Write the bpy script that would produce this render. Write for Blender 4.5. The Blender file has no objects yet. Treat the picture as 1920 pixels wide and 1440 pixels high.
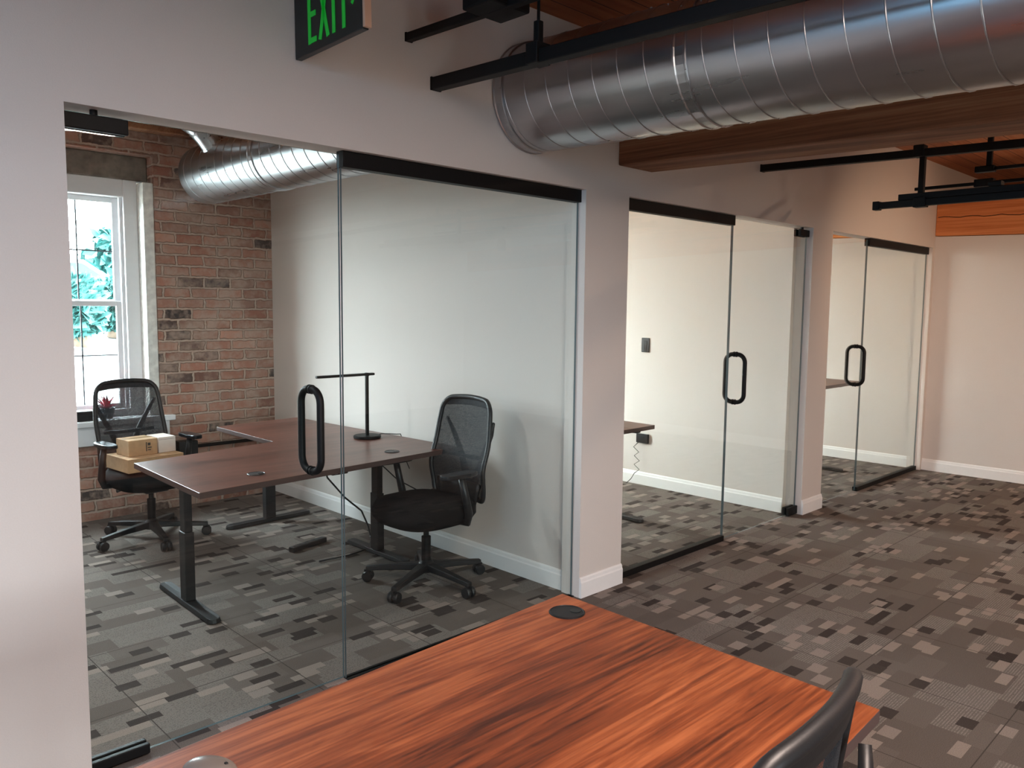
import bpy, bmesh, math, random
from mathutils import Vector, Matrix
random.seed(7)
SC = bpy.context.scene
COL = SC.collection
PI = math.pi

# ------------------------------------------------------------------ camera
CAM = (-3.644, -2.797, 1.6)
YAW, PITCH, ROLL, FPX = math.radians(45.58643), math.radians(5.51242), math.radians(0.5694), 1498.57
fw = Vector((math.cos(PITCH)*math.cos(YAW), math.cos(PITCH)*math.sin(YAW), -math.sin(PITCH)))
rt = Vector((math.sin(YAW), -math.cos(YAW), 0)); up = rt.cross(fw)
r2 = rt*math.cos(ROLL)+up*math.sin(ROLL); u2 = -rt*math.sin(ROLL)+up*math.cos(ROLL)
cd = bpy.data.cameras.new('camera'); cam = bpy.data.objects.new('camera', cd); COL.objects.link(cam)
mw = Matrix((( r2.x, u2.x, -fw.x, CAM[0]), (r2.y, u2.y, -fw.y, CAM[1]), (r2.z, u2.z, -fw.z, CAM[2]), (0, 0, 0, 1)))
cam.matrix_world = mw
cd.sensor_width = 36.0; cd.lens = FPX/1920*36.0; cd.clip_start = 0.02; cd.clip_end = 300
SC.camera = cam

# ------------------------------------------------------------------ world, light, exposure
vs = SC.view_settings
vs.view_transform = 'Standard'; vs.look = 'None'; vs.gamma = 1.0; vs.exposure = 0.13
try: vs.use_curve_mapping = False
except Exception: pass
SC.cycles.transparent_max_bounces = 32
SC.cycles.max_bounces = 10
SC.cycles.diffuse_bounces = 6
SC.cycles.sample_clamp_indirect = 6.0
world = bpy.data.worlds.new('sky'); SC.world = world; world.use_nodes = True
wb = world.node_tree.nodes['Background']
wb.inputs[0].default_value = (0.84, 0.93, 1.0, 1); wb.inputs[1].default_value = 46.0

def area(name, loc, rot, sx, sy, power, color, portal=False, spread=180):
    ld = bpy.data.lights.new(name, 'AREA'); ld.shape = 'RECTANGLE'; ld.size = sx; ld.size_y = sy
    ld.energy = power; ld.color = color; ld.spread = math.radians(spread)
    o = bpy.data.objects.new(name, ld); COL.objects.link(o); o.location = loc; o.rotation_euler = rot
    if portal: ld.cycles.is_portal = True
    return o
def spot(name, loc, target, power, color, ang=60, blend=.6, rad=.04):
    ld = bpy.data.lights.new(name, 'SPOT'); ld.energy = power; ld.color = color
    ld.spot_size = math.radians(ang); ld.spot_blend = blend; ld.shadow_soft_size = rad
    o = bpy.data.objects.new(name, ld); COL.objects.link(o); o.location = loc
    d = Vector(target)-Vector(loc); o.rotation_euler = d.to_track_quat('-Z', 'Y').to_euler()
    return o
R90 = PI/2
DAY = (0.70, 0.86, 1.0); WARM = (1.0, 0.66, 0.42)
# daylight through the office windows (brick wall, facing -Y)
area('daylight_office_window', (-1.86, 3.86, 1.6), (-R90, 0, 0), 1.0, 1.75, 1, DAY, portal=True)
area('daylight_office_two', (1.0, 3.95, 2.0), (-R90+.35, 0, 0), 1.05, 1.7, 150, (1.0, .92, .76))
area('daylight_office_three', (3.7, 3.95, 2.0), (-R90+.35, 0, 0), 1.05, 1.7, 115, (1.0, .88, .68))
# daylight through the main room windows behind the camera; the sky sends it downwards
for k_, x_ in enumerate((-4.6, -2.8)):
    area('daylight_rear_window', (x_, -7.15, 1.32), (R90, 0, 0), .7, 1.25, 1, DAY, portal=True)
area('daylight_side_window', (-5.56, -1.5, 2.35), (R90, 0, -R90), 2.25, .98, 1, DAY, portal=True)
# warm track heads and linear fixtures of the open room, plus two added fills
spot('track_spot', (1.9, -2.3, 2.15), (4.9, -1.3, 1.5), 90, WARM, 95, .9, .05)
spot('track_spot', (2.6, -2.3, 2.15), (3.7, 0, 1.75), 70, WARM, 70, .9, .05)
area('linear_or_fill_lamp', (2.5, -3.08, 2.68), (0, 0, 0), .07, .44, 50, (1, .70, .50))
area('linear_or_fill_lamp', (-2.37, -2.72, 2.68), (0, 0, 0), 1.2, .07, 82, (1, .80, .70))
area('linear_or_fill_lamp', (-3.2, 1.7, 2.72), (0, 0, 0), 1.1, .07, 30, (.90, .96, 1.0))  # unseen fill added to brighten the nearest office
area('linear_or_fill_lamp', (6.6, -3.3, 2.62), (0, 0, 0), 1.2, .07, 40, (1, .66, .42))  # unseen fill added beyond the far wall to warm the open room

# ------------------------------------------------------------------ materials
MATS = {}
def newmat(name):
    m = bpy.data.materials.new(name); m.use_nodes = True
    nt = m.node_tree; return m, nt, nt.nodes['Principled BSDF']
def N(nt, t, **kw):
    n = nt.nodes.new(t)
    for k, v in kw.items(): setattr(n, k, v)
    return n
def L(nt, a, b): nt.links.new(a, b)
def ramp(nt, stops, interp='LINEAR'):
    r = N(nt, 'ShaderNodeValToRGB'); cr = r.color_ramp; cr.interpolation = interp
    while len(cr.elements) < len(stops): cr.elements.new(0.5)
    for e, (p, c) in zip(cr.elements, stops):
        e.position = p; e.color = (*c, 1) if len(c) == 3 else c
    return r
def mathn(nt, op, a, b=None, c=None):
    n = N(nt, 'ShaderNodeMath', operation=op)
    for i, v in enumerate((a, b, c)):
        if v is None: continue
        if isinstance(v, (int, float)): n.inputs[i].default_value = v
        else: L(nt, v, n.inputs[i])
    return n.outputs[0]
def plain(name, col, rough=.5, metal=0.0, noise=0.0, nscale=40, bump=0.0, spec=.5):
    m, nt, p = newmat(name)
    p.inputs['Base Color'].default_value = (*col, 1); p.inputs['Roughness'].default_value = rough
    p.inputs['Metallic'].default_value = metal; p.inputs['Specular IOR Level'].default_value = spec
    tc = N(nt, 'ShaderNodeTexCoord'); no = N(nt, 'ShaderNodeTexNoise'); no.inputs['Scale'].default_value = nscale
    no.inputs['Detail'].default_value = 4; L(nt, tc.outputs['Object'], no.inputs['Vector'])
    if noise:
        r = ramp(nt, [(0.3, tuple(c*(1-noise) for c in col)), (0.7, tuple(min(1, c*(1+noise)) for c in col))])
        L(nt, no.outputs['Fac'], r.inputs[0]); L(nt, r.outputs[0], p.inputs['Base Color'])
    if bump:
        b = N(nt, 'ShaderNodeBump'); b.inputs['Strength'].default_value = bump; b.inputs['Distance'].default_value = .004
        L(nt, no.outputs['Fac'], b.inputs['Height']); L(nt, b.outputs[0], p.inputs['Normal'])
    MATS[name] = m; return m
plain('paint', (.66, .60, .555), .75, noise=.015, nscale=220, bump=.12, spec=.25)
plain('trim_paint', (.82, .80, .78), .45, noise=.01)
plain('window_paint', (.84, .84, .86), .4, noise=.01)
plain('plaster', (.84, .83, .78), .9, noise=.18, nscale=22, bump=.8)
plain('lintel_wood', (.20, .17, .14), .85, noise=.3, nscale=14, bump=.6)
plain('black_metal', (.006, .0055, .0055), .55, 0.0, noise=.1, nscale=90, spec=.22)
plain('black_powder', (.007, .007, .008), .55, noise=.1, nscale=300, bump=.1)
plain('black_plastic', (.008, .008, .009), .45, noise=.1, nscale=200, bump=.05)
plain('black_fabric', (.007, .007, .008), .95, noise=.35, nscale=700, bump=.3, spec=.2)
plain('pad_plastic', (.012, .013, .016), .22)
plain('white_plastic', (.80, .80, .80), .4)
plain('brushed_metal', (.55, .56, .58), .3, 1.0, noise=.05)
plain('cardboard', (.50, .31, .17), .85, noise=.08, nscale=30, bump=.1)
plain('tape', (.42, .27, .14), .25)
plain('white_card', (.80, .70, .64), .7, noise=.03)
plain('ink', (.06, .05, .045), .7)
plain('green_letter', (.01, .42, .06), .5)
plain('sign_black', (.006, .009, .010), .35)
plain('copper_edge', (.62, .38, .26), .4)
plain('leaf_green', (.014, .085, .078), .7, noise=.4, nscale=5)
plain('bark', (.09, .06, .04), .9, noise=.3, nscale=12, bump=.5)
plain('car_white', (.75, .77, .8), .25, 0.1)
plain('car_blue', (.005, .02, .03), .2, 0.1)
plain('tyre', (.02, .02, .02), .8)
plain('car_glass', (.02, .04, .05), .08)
plain('petal', (.75, .08, .16), .6)
plain('pot', (.10, .12, .14), .5)
plain('ground', (.17, .175, .16), .9, noise=.15, nscale=1.5)
def emis(name, col, s):
    m, nt, p = newmat(name); p.inputs['Base Color'].default_value = (*col, 1)
    p.inputs['Emission Color'].default_value = (*col, 1); p.inputs['Emission Strength'].default_value = s
    MATS[name] = m
emis('exit_green', (.004, .42, .03), .17)
emis('lamp_lens', (1, .82, .6), 3.0)

# galvanised duct
m, nt, p = newmat('galvanised'); MATS['galvanised'] = m
p.inputs['Metallic'].default_value = 1.0
tc = N(nt, 'ShaderNodeTexCoord'); mp = N(nt, 'ShaderNodeMapping'); mp.inputs['Scale'].default_value = (9, .8, 9)
no = N(nt, 'ShaderNodeTexNoise'); no.inputs['Scale'].default_value = 2; no.inputs['Detail'].default_value = 5
L(nt, tc.outputs['Object'], mp.inputs[0]); L(nt, mp.outputs[0], no.inputs['Vector'])
r = ramp(nt, [(.3, (.44, .45, .47)), (.7, (.50, .51, .53))]); L(nt, no.outputs[0], r.inputs[0]); L(nt, r.outputs[0], p.inputs['Base Color'])
r = ramp(nt, [(.3, (.27,)*3), (.75, (.31,)*3)]); L(nt, no.outputs[0], r.inputs[0]); L(nt, r.outputs[0], p.inputs['Roughness'])
p.inputs['Anisotropic'].default_value = .3

# glass
def glassmat(name, tint, ior):
    m = bpy.data.materials.new(name); m.use_nodes = True; nt = m.node_tree; nt.nodes.clear()
    out = N(nt, 'ShaderNodeOutputMaterial'); tr = N(nt, 'ShaderNodeBsdfTransparent'); gl = N(nt, 'ShaderNodeBsdfGlossy')
    gl.inputs['Roughness'].default_value = 0.0; gl.inputs['Color'].default_value = (1, 1, 1, 1)
    tr.inputs[0].default_value = (*tint, 1)
    fr = N(nt, 'ShaderNodeFresnel'); fr.inputs[0].default_value = ior
    ge = N(nt, 'ShaderNodeNewGeometry')
    inv = mathn(nt, 'SUBTRACT', 1.0, ge.outputs['Backfacing'])
    f = mathn(nt, 'MULTIPLY', fr.outputs[0], inv)
    mx = N(nt, 'ShaderNodeMixShader'); L(nt, f, mx.inputs[0]); L(nt, tr.outputs[0], mx.inputs[1]); L(nt, gl.outputs[0], mx.inputs[2])
    L(nt, mx.outputs[0], out.inputs[0]); MATS[name] = m
glassmat('glass', (.95, .985, .975), 1.50)
glassmat('window_glass', (.97, .99, .99), 1.5)
plain('glass_edge', (.10, .14, .15), .12, 0.0, noise=.1, nscale=3, spec=.9)

# mesh fabric of the chair backs: fine open weave
m = bpy.data.materials.new('mesh_fabric'); m.use_nodes = True; nt = m.node_tree; p = nt.nodes['Principled BSDF']
p.inputs['Base Color'].default_value = (.010, .012, .016, 1); p.inputs['Roughness'].default_value = .8
out = nt.nodes['Material Output']; tr = N(nt, 'ShaderNodeBsdfTransparent'); mx = N(nt, 'ShaderNodeMixShader')
tc = N(nt, 'ShaderNodeTexCoord'); vo = N(nt, 'ShaderNodeTexVoronoi'); vo.inputs['Scale'].default_value = 330
L(nt, tc.outputs['Object'], vo.inputs['Vector'])
r = ramp(nt, [(.30, (.0,)*3), (.42, (1,)*3)]); L(nt, vo.outputs['Distance'], r.inputs[0])
fz = mathn(nt, 'MULTIPLY_ADD', r.outputs[0], .24, .68)
L(nt, fz, mx.inputs[0]); L(nt, tr.outputs[0], mx.inputs[1]); L(nt, p.outputs[0], mx.inputs[2]); L(nt, mx.outputs[0], out.inputs[0])
MATS['mesh_fabric'] = m

# walnut laminate, grain along object X
def wood(name, dark, mid, light, rough=.35, sc=(1.1, 12, 12), axis_stretch=None, wob=1.0, spec=.4):
    m, nt, p = newmat(name); MATS[name] = m
    tc = N(nt, 'ShaderNodeTexCoord'); mp = N(nt, 'ShaderNodeMapping'); mp.inputs['Scale'].default_value = sc
    L(nt, tc.outputs['Object'], mp.inputs[0])
    n0 = N(nt, 'ShaderNodeTexNoise'); n0.inputs['Scale'].default_value = .55; n0.inputs['Detail'].default_value = 2; n0.inputs['Distortion'].default_value = .6*wob
    L(nt, mp.outputs[0], n0.inputs['Vector'])
    n1 = N(nt, 'ShaderNodeTexNoise'); n1.inputs['Scale'].default_value = 2.2; n1.inputs['Detail'].default_value = 8; n1.inputs['Roughness'].default_value = .62; n1.inputs['Distortion'].default_value = .9*wob
    L(nt, mp.outputs[0], n1.inputs['Vector'])
    mp2 = N(nt, 'ShaderNodeMapping'); mp2.inputs['Scale'].default_value = tuple(s*(1.6 if i == sc.index(min(sc)) else 7) for i, s in enumerate(sc)); L(nt, tc.outputs['Object'], mp2.inputs[0])
    n2 = N(nt, 'ShaderNodeTexNoise'); n2.inputs['Scale'].default_value = 2.0; n2.inputs['Detail'].default_value = 4; L(nt, mp2.outputs[0], n2.inputs['Vector'])
    a = mathn(nt, 'MULTIPLY', n0.outputs[0], .38); b = mathn(nt, 'MULTIPLY_ADD', n1.outputs[0], .38, a); c = mathn(nt, 'MULTIPLY_ADD', n2.outputs[0], .24, b)
    r = ramp(nt, [(.38, dark), (.49, mid), (.60, light)]); L(nt, c, r.inputs[0]); L(nt, r.outputs[0], p.inputs['Base Color'])
    p.inputs['Roughness'].default_value = rough; p.inputs['Specular IOR Level'].default_value = spec
    return m
wood('walnut_near', (.045, .012, .006), (.185, .045, .015), (.36, .108, .038), .42, (.75, 8, 8), wob=1.7)
wood('walnut_office', (.060, .022, .016), (.115, .042, .030), (.17, .066, .046), .33, (.9, 7, 7))
wood('beam_wood', (.10, .043, .024), (.23, .10, .054), (.35, .18, .10), .75, (6, .35, 8), wob=.5, spec=.2)
wood('beam_orange', (.26, .070, .022), (.52, .165, .055), (.70, .27, .10), .7, (6, .35, 8), wob=.5, spec=.2)
# ceiling deck: planks along X
m, nt, p = newmat('deck'); MATS['deck'] = m
tc = N(nt, 'ShaderNodeTexCoord'); sx = N(nt, 'ShaderNodeSeparateXYZ'); L(nt, tc.outputs['Object'], sx.inputs[0])
row = mathn(nt, 'DIVIDE', sx.outputs[1], .14); rf = mathn(nt, 'FLOOR', row)
wn = N(nt, 'ShaderNodeTexWhiteNoise', noise_dimensions='1D'); L(nt, rf, wn.inputs['W'])
mp = N(nt, 'ShaderNodeMapping'); mp.inputs['Scale'].default_value = (.8, 14, 14); L(nt, tc.outputs['Object'], mp.inputs[0])
n1 = N(nt, 'ShaderNodeTexNoise'); n1.inputs['Scale'].default_value = 2; n1.inputs['Detail'].default_value = 6; L(nt, mp.outputs[0], n1.inputs['Vector'])
k = mathn(nt, 'MULTIPLY_ADD', wn.outputs[0], .45, mathn(nt, 'MULTIPLY', n1.outputs[0], .55))
r = ramp(nt, [(.2, (.26, .080, .030)), (.5, (.46, .16, .062)), (.85, (.62, .31, .16))]); L(nt, k, r.inputs[0])
fr = mathn(nt, 'FRACT', row); g = mathn(nt, 'LESS_THAN', fr, .04)
mx = N(nt, 'ShaderNodeMix', data_type='RGBA'); L(nt, g, mx.inputs[0]); L(nt, r.outputs[0], mx.inputs[6]); mx.inputs[7].default_value = (.02, .01, .006, 1)
L(nt, mx.outputs[2], p.inputs['Base Color']); p.inputs['Roughness'].default_value = .8

# brick
m, nt, p = newmat('brick'); MATS['brick'] = m
tc = N(nt, 'ShaderNodeTexCoord'); sx = N(nt, 'ShaderNodeSeparateXYZ'); L(nt, tc.outputs['Object'], sx.inputs[0])
cx = N(nt, 'ShaderNodeCombineXYZ')
u = mathn(nt, 'ADD', sx.outputs[0], sx.outputs[1]); L(nt, u, cx.inputs[0]); L(nt, sx.outputs[2], cx.inputs[1])
nd = N(nt, 'ShaderNodeTexNoise'); nd.inputs['Scale'].default_value = 15; nd.inputs['Detail'].default_value = 6; nd.inputs['Roughness'].default_value = .7; L(nt, tc.outputs['Object'], nd.inputs['Vector'])
vm = N(nt, 'ShaderNodeVectorMath', operation='MULTIPLY_ADD'); L(nt, nd.outputs['Color'], vm.inputs[0]); vm.inputs[1].default_value = (.050, .036, 0); L(nt, cx.outputs[0], vm.inputs[2])
bk = N(nt, 'ShaderNodeTexBrick'); L(nt, vm.outputs[0], bk.inputs['Vector'])
bk.inputs['Scale'].default_value = 1; bk.inputs['Brick Width'].default_value = .215; bk.inputs['Row Height'].default_value = .083
bk.inputs['Mortar Size'].default_value = .012; bk.inputs['Mortar Smooth'].default_value = .6; bk.inputs['Bias'].default_value = 0
bk.inputs['Color1'].default_value = (0, 0, 0, 1); bk.inputs['Color2'].default_value = (1, 1, 1, 1); bk.inputs['Mortar'].default_value = (.5, .5, .5, 1)
rb = ramp(nt, [(0, (.055, .048, .047)), (.14, (.13, .085, .072)), (.24, (.30, .135, .095)), (.5, (.42, .20, .145)), (.75, (.27, .155, .12)), (1, (.50, .265, .195))])
L(nt, bk.outputs['Color'], rb.inputs[0])
n2 = N(nt, 'ShaderNodeTexNoise'); n2.inputs['Scale'].default_value = 26; n2.inputs['Detail'].default_value = 5; L(nt, tc.outputs['Object'], n2.inputs['Vector'])
n3 = N(nt, 'ShaderNodeTexNoise'); n3.inputs['Scale'].default_value = 4.5; n3.inputs['Detail'].default_value = 6; L(nt, tc.outputs['Object'], n3.inputs['Vector'])
mo = N(nt, 'ShaderNodeMix', data_type='RGBA'); L(nt, bk.outputs['Fac'], mo.inputs[0]); L(nt, rb.outputs[0], mo.inputs[6]); mo.inputs[7].default_value = (.50, .38, .31, 1)
ww = ramp(nt, [(.43, (0, 0, 0)), (.60, (.78,)*3)]); L(nt, mathn(nt, 'MULTIPLY_ADD', n2.outputs[0], .45, mathn(nt, 'MULTIPLY', n3.outputs[0], .55)), ww.inputs[0])
m2 = N(nt, 'ShaderNodeMix', data_type='RGBA'); L(nt, ww.outputs[0], m2.inputs[0]); L(nt, mo.outputs[2], m2.inputs[6]); m2.inputs[7].default_value = (.47, .345, .28, 1)
L(nt, m2.outputs[2], p.inputs['Base Color']); p.inputs['Roughness'].default_value = .9; p.inputs['Specular IOR Level'].default_value = .2
b = N(nt, 'ShaderNodeBump'); b.inputs['Strength'].default_value = .9; b.inputs['Distance'].default_value = .012
hh = mathn(nt, 'MULTIPLY_ADD', n2.outputs[0], .5, mathn(nt, 'SUBTRACT', 1.0, bk.outputs['Fac'])); L(nt, hh, b.inputs['Height']); L(nt, b.outputs[0], p.inputs['Normal'])

# carpet: rectangles of several yarns, ribbed areas, tile seams
m, nt, p = newmat('carpet'); MATS['carpet'] = m
tc = N(nt, 'ShaderNodeTexCoord'); sx = N(nt, 'ShaderNodeSeparateXYZ'); L(nt, tc.outputs['Object'], sx.inputs[0])
X, Y = sx.outputs[0], sx.outputs[1]
def cells(w, h, ox, oy, seed, stagger=.5):
    ry = mathn(nt, 'FLOOR', mathn(nt, 'DIVIDE', mathn(nt, 'ADD', Y, oy), h))
    sh = N(nt, 'ShaderNodeTexWhiteNoise', noise_dimensions='1D'); L(nt, mathn(nt, 'ADD', ry, seed), sh.inputs['W'])
    cxx = mathn(nt, 'FLOOR', mathn(nt, 'ADD', mathn(nt, 'DIVIDE', mathn(nt, 'ADD', X, ox), w), mathn(nt, 'MULTIPLY', sh.outputs[0], stagger*2)))
    cc = N(nt, 'ShaderNodeCombineXYZ'); L(nt, cxx, cc.inputs[0]); L(nt, ry, cc.inputs[1]); cc.inputs[2].default_value = seed
    w_ = N(nt, 'ShaderNodeTexWhiteNoise', noise_dimensions='3D'); L(nt, cc.outputs[0], w_.inputs['Vector'])
    return w_.outputs['Value'], w_.outputs['Color']
v1, _ = cells(.24, .13, 0, 0, 3.3)
v2, _ = cells(.125, .047, .03, .01, 7.7)
v3, _ = cells(.09, .062, .05, .03, 11.1)
base = ramp(nt, [(0, (.135, .112, .098)), (.35, (.150, .125, .110)), (.6, (.160, .137, .122)), (.85, (.172, .149, .134)), (1, (.145, .122, .108))], 'CONSTANT'); L(nt, v1, base.inputs[0])
def over(col_in, mask, col):
    mx_ = N(nt, 'ShaderNodeMix', data_type='RGBA'); L(nt, mask, mx_.inputs[0]); L(nt, col_in, mx_.inputs[6])
    if isinstance(col, tuple): mx_.inputs[7].default_value = (*col, 1)
    else: L(nt, col, mx_.inputs[7])
    return mx_.outputs[2]
c = base.outputs[0]
# ribs along X
rib = mathn(nt, 'SINE', mathn(nt, 'MULTIPLY', Y, 2*PI/.0105))
ribs = mathn(nt, 'MULTIPLY', mathn(nt, 'GREATER_THAN', rib, .25), mathn(nt, 'GREATER_THAN', v1, .60))
nn = N(nt, 'ShaderNodeTexNoise'); nn.inputs['Scale'].default_value = 130; nn.inputs['Detail'].default_value = 2; L(nt, tc.outputs['Object'], nn.inputs['Vector'])
ribs = mathn(nt, 'MULTIPLY', ribs, mathn(nt, 'GREATER_THAN', nn.outputs[0], .45))
c = over(c, mathn(nt, 'MULTIPLY', ribs, .6), (.31, .27, .245))
c = over(c, mathn(nt, 'GREATER_THAN', v2, .93), (.052, .041, .037))
c = over(c, mathn(nt, 'LESS_THAN', v2, .07), (.285, .235, .205))
c = over(c, mathn(nt, 'GREATER_THAN', v3, .965), (.060, .048, .043))
c = over(c, mathn(nt, 'LESS_THAN', v3, .035), (.27, .225, .20))
seam = mathn(nt, 'LESS_THAN', mathn(nt, 'FRACT', mathn(nt, 'DIVIDE', mathn(nt, 'ADD', X, .13), .61)), .007)
seam2 = mathn(nt, 'LESS_THAN', mathn(nt, 'FRACT', mathn(nt, 'DIVIDE', mathn(nt, 'ADD', Y, .2), .61)), .007)
c = over(c, mathn(nt, 'MAXIMUM', seam, seam2), (.07, .058, .052))
pn = N(nt, 'ShaderNodeTexNoise'); pn.inputs['Scale'].default_value = 380; pn.inputs['Detail'].default_value = 2; L(nt, tc.outputs['Object'], pn.inputs['Vector'])
pr = ramp(nt, [(.3, (.62,)*3), (.7, (1.25,)*3)]); L(nt, pn.outputs[0], pr.inputs[0])
mm = N(nt, 'ShaderNodeMix', data_type='RGBA', blend_type='MULTIPLY'); mm.inputs[0].default_value = 1; L(nt, c, mm.inputs[6]); L(nt, pr.outputs[0], mm.inputs[7])
L(nt, mm.outputs[2], p.inputs['Base Color']); p.inputs['Roughness'].default_value = 1.0; p.inputs['Specular IOR Level'].default_value = .1
b = N(nt, 'ShaderNodeBump'); b.inputs['Strength'].default_value = .5; b.inputs['Distance'].default_value = .003
L(nt, mathn(nt, 'ADD', pn.outputs[0], mathn(nt, 'MULTIPLY', ribs, .6)), b.inputs['Height']); L(nt, b.outputs[0], p.inputs['Normal'])

# ------------------------------------------------------------------ mesh helpers
class MB:
    def __init__(s): s.v = []; s.f = []; s.m = []
    def add(s, vs_, fs_, mi=0):
        o = len(s.v); s.v += [tuple(v) for v in vs_]; s.f += [tuple(i+o for i in f) for f in fs_]; s.m += [mi]*len(fs_); return s
    def box(s, a, b, mi=0, sl=0.0):
        (x0, y0, z0), (x1, y1, z1) = a, b
        vs_ = [(x0,y0,z0),(x1,y0,z0),(x1,y1,z0),(x0,y1,z0),(x0,y0,z1),(x1,y0,z1),(x1,y1,z1),(x0,y1,z1)]
        if sl: vs_ = [(x, y, z+sl*y) for x, y, z in vs_]
        return s.add(vs_, [(0,3,2,1),(4,5,6,7),(0,1,5,4),(1,2,6,5),(2,3,7,6),(3,0,4,7)], mi)
    def prism(s, poly, z0, z1, mi=0):
        n = len(poly)
        return s.add([(x,y,z0) for x,y in poly]+[(x,y,z1) for x,y in poly],
                     [tuple(reversed(range(n))), tuple(range(n,2*n))]+[(i,(i+1)%n,n+(i+1)%n,n+i) for i in range(n)], mi)
    def tube(s, pts, r, n=10, closed=False, mi=0, cap=True):
        pts = [Vector(p) for p in pts]; m_ = len(pts); rs = r if isinstance(r, (list, tuple)) else [r]*m_
        ref = None; rings = []
        for i, p_ in enumerate(pts):
            if closed: t = pts[(i+1)%m_]-pts[i-1]
            else: t = pts[min(i+1,m_-1)]-pts[max(i-1,0)]
            t.normalize()
            if ref is None:
                ref = Vector((0,0,1)) if abs(t.z) < .9 else Vector((1,0,0))
            a = (ref-t*ref.dot(t)).normalized(); ref = a; b_ = t.cross(a)
            rings.append([p_+(a*math.cos(2*PI*k/n)+b_*math.sin(2*PI*k/n))*rs[i] for k in range(n)])
        vs_ = [v for rg in rings for v in rg]; fs = []
        for i in range(m_ if closed else m_-1):
            j = (i+1)%m_
            for k in range(n): fs.append((i*n+k, i*n+(k+1)%n, j*n+(k+1)%n, j*n+k))
        if cap and not closed:
            fs.append(tuple(reversed(range(n)))); fs.append(tuple((m_-1)*n+k for k in range(n)))
        return s.add(vs_, fs, mi)
    def lathe(s, prof, c=(0,0,0), n=24, mi=0):
        vs_ = []; fs = []
        for r_, z in prof:
            for k in range(n): vs_.append((c[0]+r_*math.cos(2*PI*k/n), c[1]+r_*math.sin(2*PI*k/n), c[2]+z))
        for i in range(len(prof)-1):
            for k in range(n): fs.append((i*n+k, i*n+(k+1)%n, (i+1)*n+(k+1)%n, (i+1)*n+k))
        fs.append(tuple(reversed(range(n)))); fs.append(tuple((len(prof)-1)*n+k for k in range(n)))
        return s.add(vs_, fs, mi)
    def grid(s, rows, thick=None, mi=0):
        nr, nc = len(rows), len(rows[0]); vs_ = [p_ for r_ in rows for p_ in r_]; fs = []
        for i in range(nr-1):
            for j in range(nc-1): fs.append((i*nc+j, i*nc+j+1, (i+1)*nc+j+1, (i+1)*nc+j))
        return s.add(vs_, fs, mi)
    def xf(s, M):
        s.v = [tuple(M @ Vector(v)) for v in s.v]; return s
def obj(name, mb, mats, parent=None, bevel=0, seg=2, smooth=False, sub=0, loc=None, solid=0, kind=None):
    me = bpy.data.meshes.new(name); me.from_pydata(mb.v, [], mb.f); 
    if isinstance(mats, str): mats = [mats]
    for m_ in mats: me.materials.append(MATS[m_])
    for i, pl in enumerate(me.polygons): pl.material_index = mb.m[i]; pl.use_smooth = smooth
    me.update()
    bm = bmesh.new(); bm.from_mesh(me); bmesh.ops.recalc_face_normals(bm, faces=bm.faces); bm.to_mesh(me); bm.free()
    o = bpy.data.objects.new(name, me); COL.objects.link(o)
    if parent is not None: o.parent = parent
    if loc: o.location = loc
    if solid:
        md = o.modifiers.new('thickness', 'SOLIDIFY'); md.thickness = solid; md.offset = 0
    if bevel:
        md = o.modifiers.new('bevel', 'BEVEL'); md.width = bevel; md.segments = seg; md.limit_method = 'ANGLE'; md.angle_limit = math.radians(40)
    if sub:
        md = o.modifiers.new('subdivision', 'SUBSURF'); md.levels = sub; md.render_levels = sub
    if kind: o['kind'] = kind
    return o
def tag(o, label=None, cat=None, group=None, kind=None):
    if label: o['label'] = label
    if cat: o['category'] = cat
    if group: o['group'] = group
    if kind: o['kind'] = kind
    return o
def thing(name, label, cat, loc=(0,0,0), rz=0, group=None, kind=None):
    o = bpy.data.objects.new(name, None); o.empty_display_size = .1; COL.objects.link(o)
    o.location = loc; o.rotation_euler = (0, 0, rz)
    return tag(o, label, cat, group, kind)
def copy_tree(o, parent=None):
    c_ = o.copy(); COL.objects.link(c_)
    if parent is not None: c_.parent = parent
    for ch in [q for q in bpy.data.objects if q.parent == o]: copy_tree(ch, c_)
    return c_
def rbox(w, d, h, c=(0,0,0)):
    return MB().box((c[0]-w/2, c[1]-d/2, c[2]), (c[0]+w/2, c[1]+d/2, c[2]+h))
def arc(c, r_, a0, a1, n, pl='xz'):
    out_ = []
    for i in range(n+1):
        a = a0+(a1-a0)*i/n; ca, sa = r_*math.cos(a), r_*math.sin(a)
        out_.append((c[0]+ca, c[1], c[2]+sa) if pl == 'xz' else ((c[0], c[1]+ca, c[2]+sa) if pl == 'yz' else (c[0]+ca, c[1]+sa, c[2])))
    return out_
SL = 0.027            # the roof falls gently towards the camera side
YB = 3.48             # brick wall face
CZ = 3.03             # deck height at the partition
XR, XL, YBK, XE = 4.93, -5.4, -7.0, 9.5
TH = .13
HD = 2.22             # head of the glazed openings
O1, O2, O3 = (-2.86, -.37), (0.0, 2.28), (2.62, 4.87)

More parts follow.
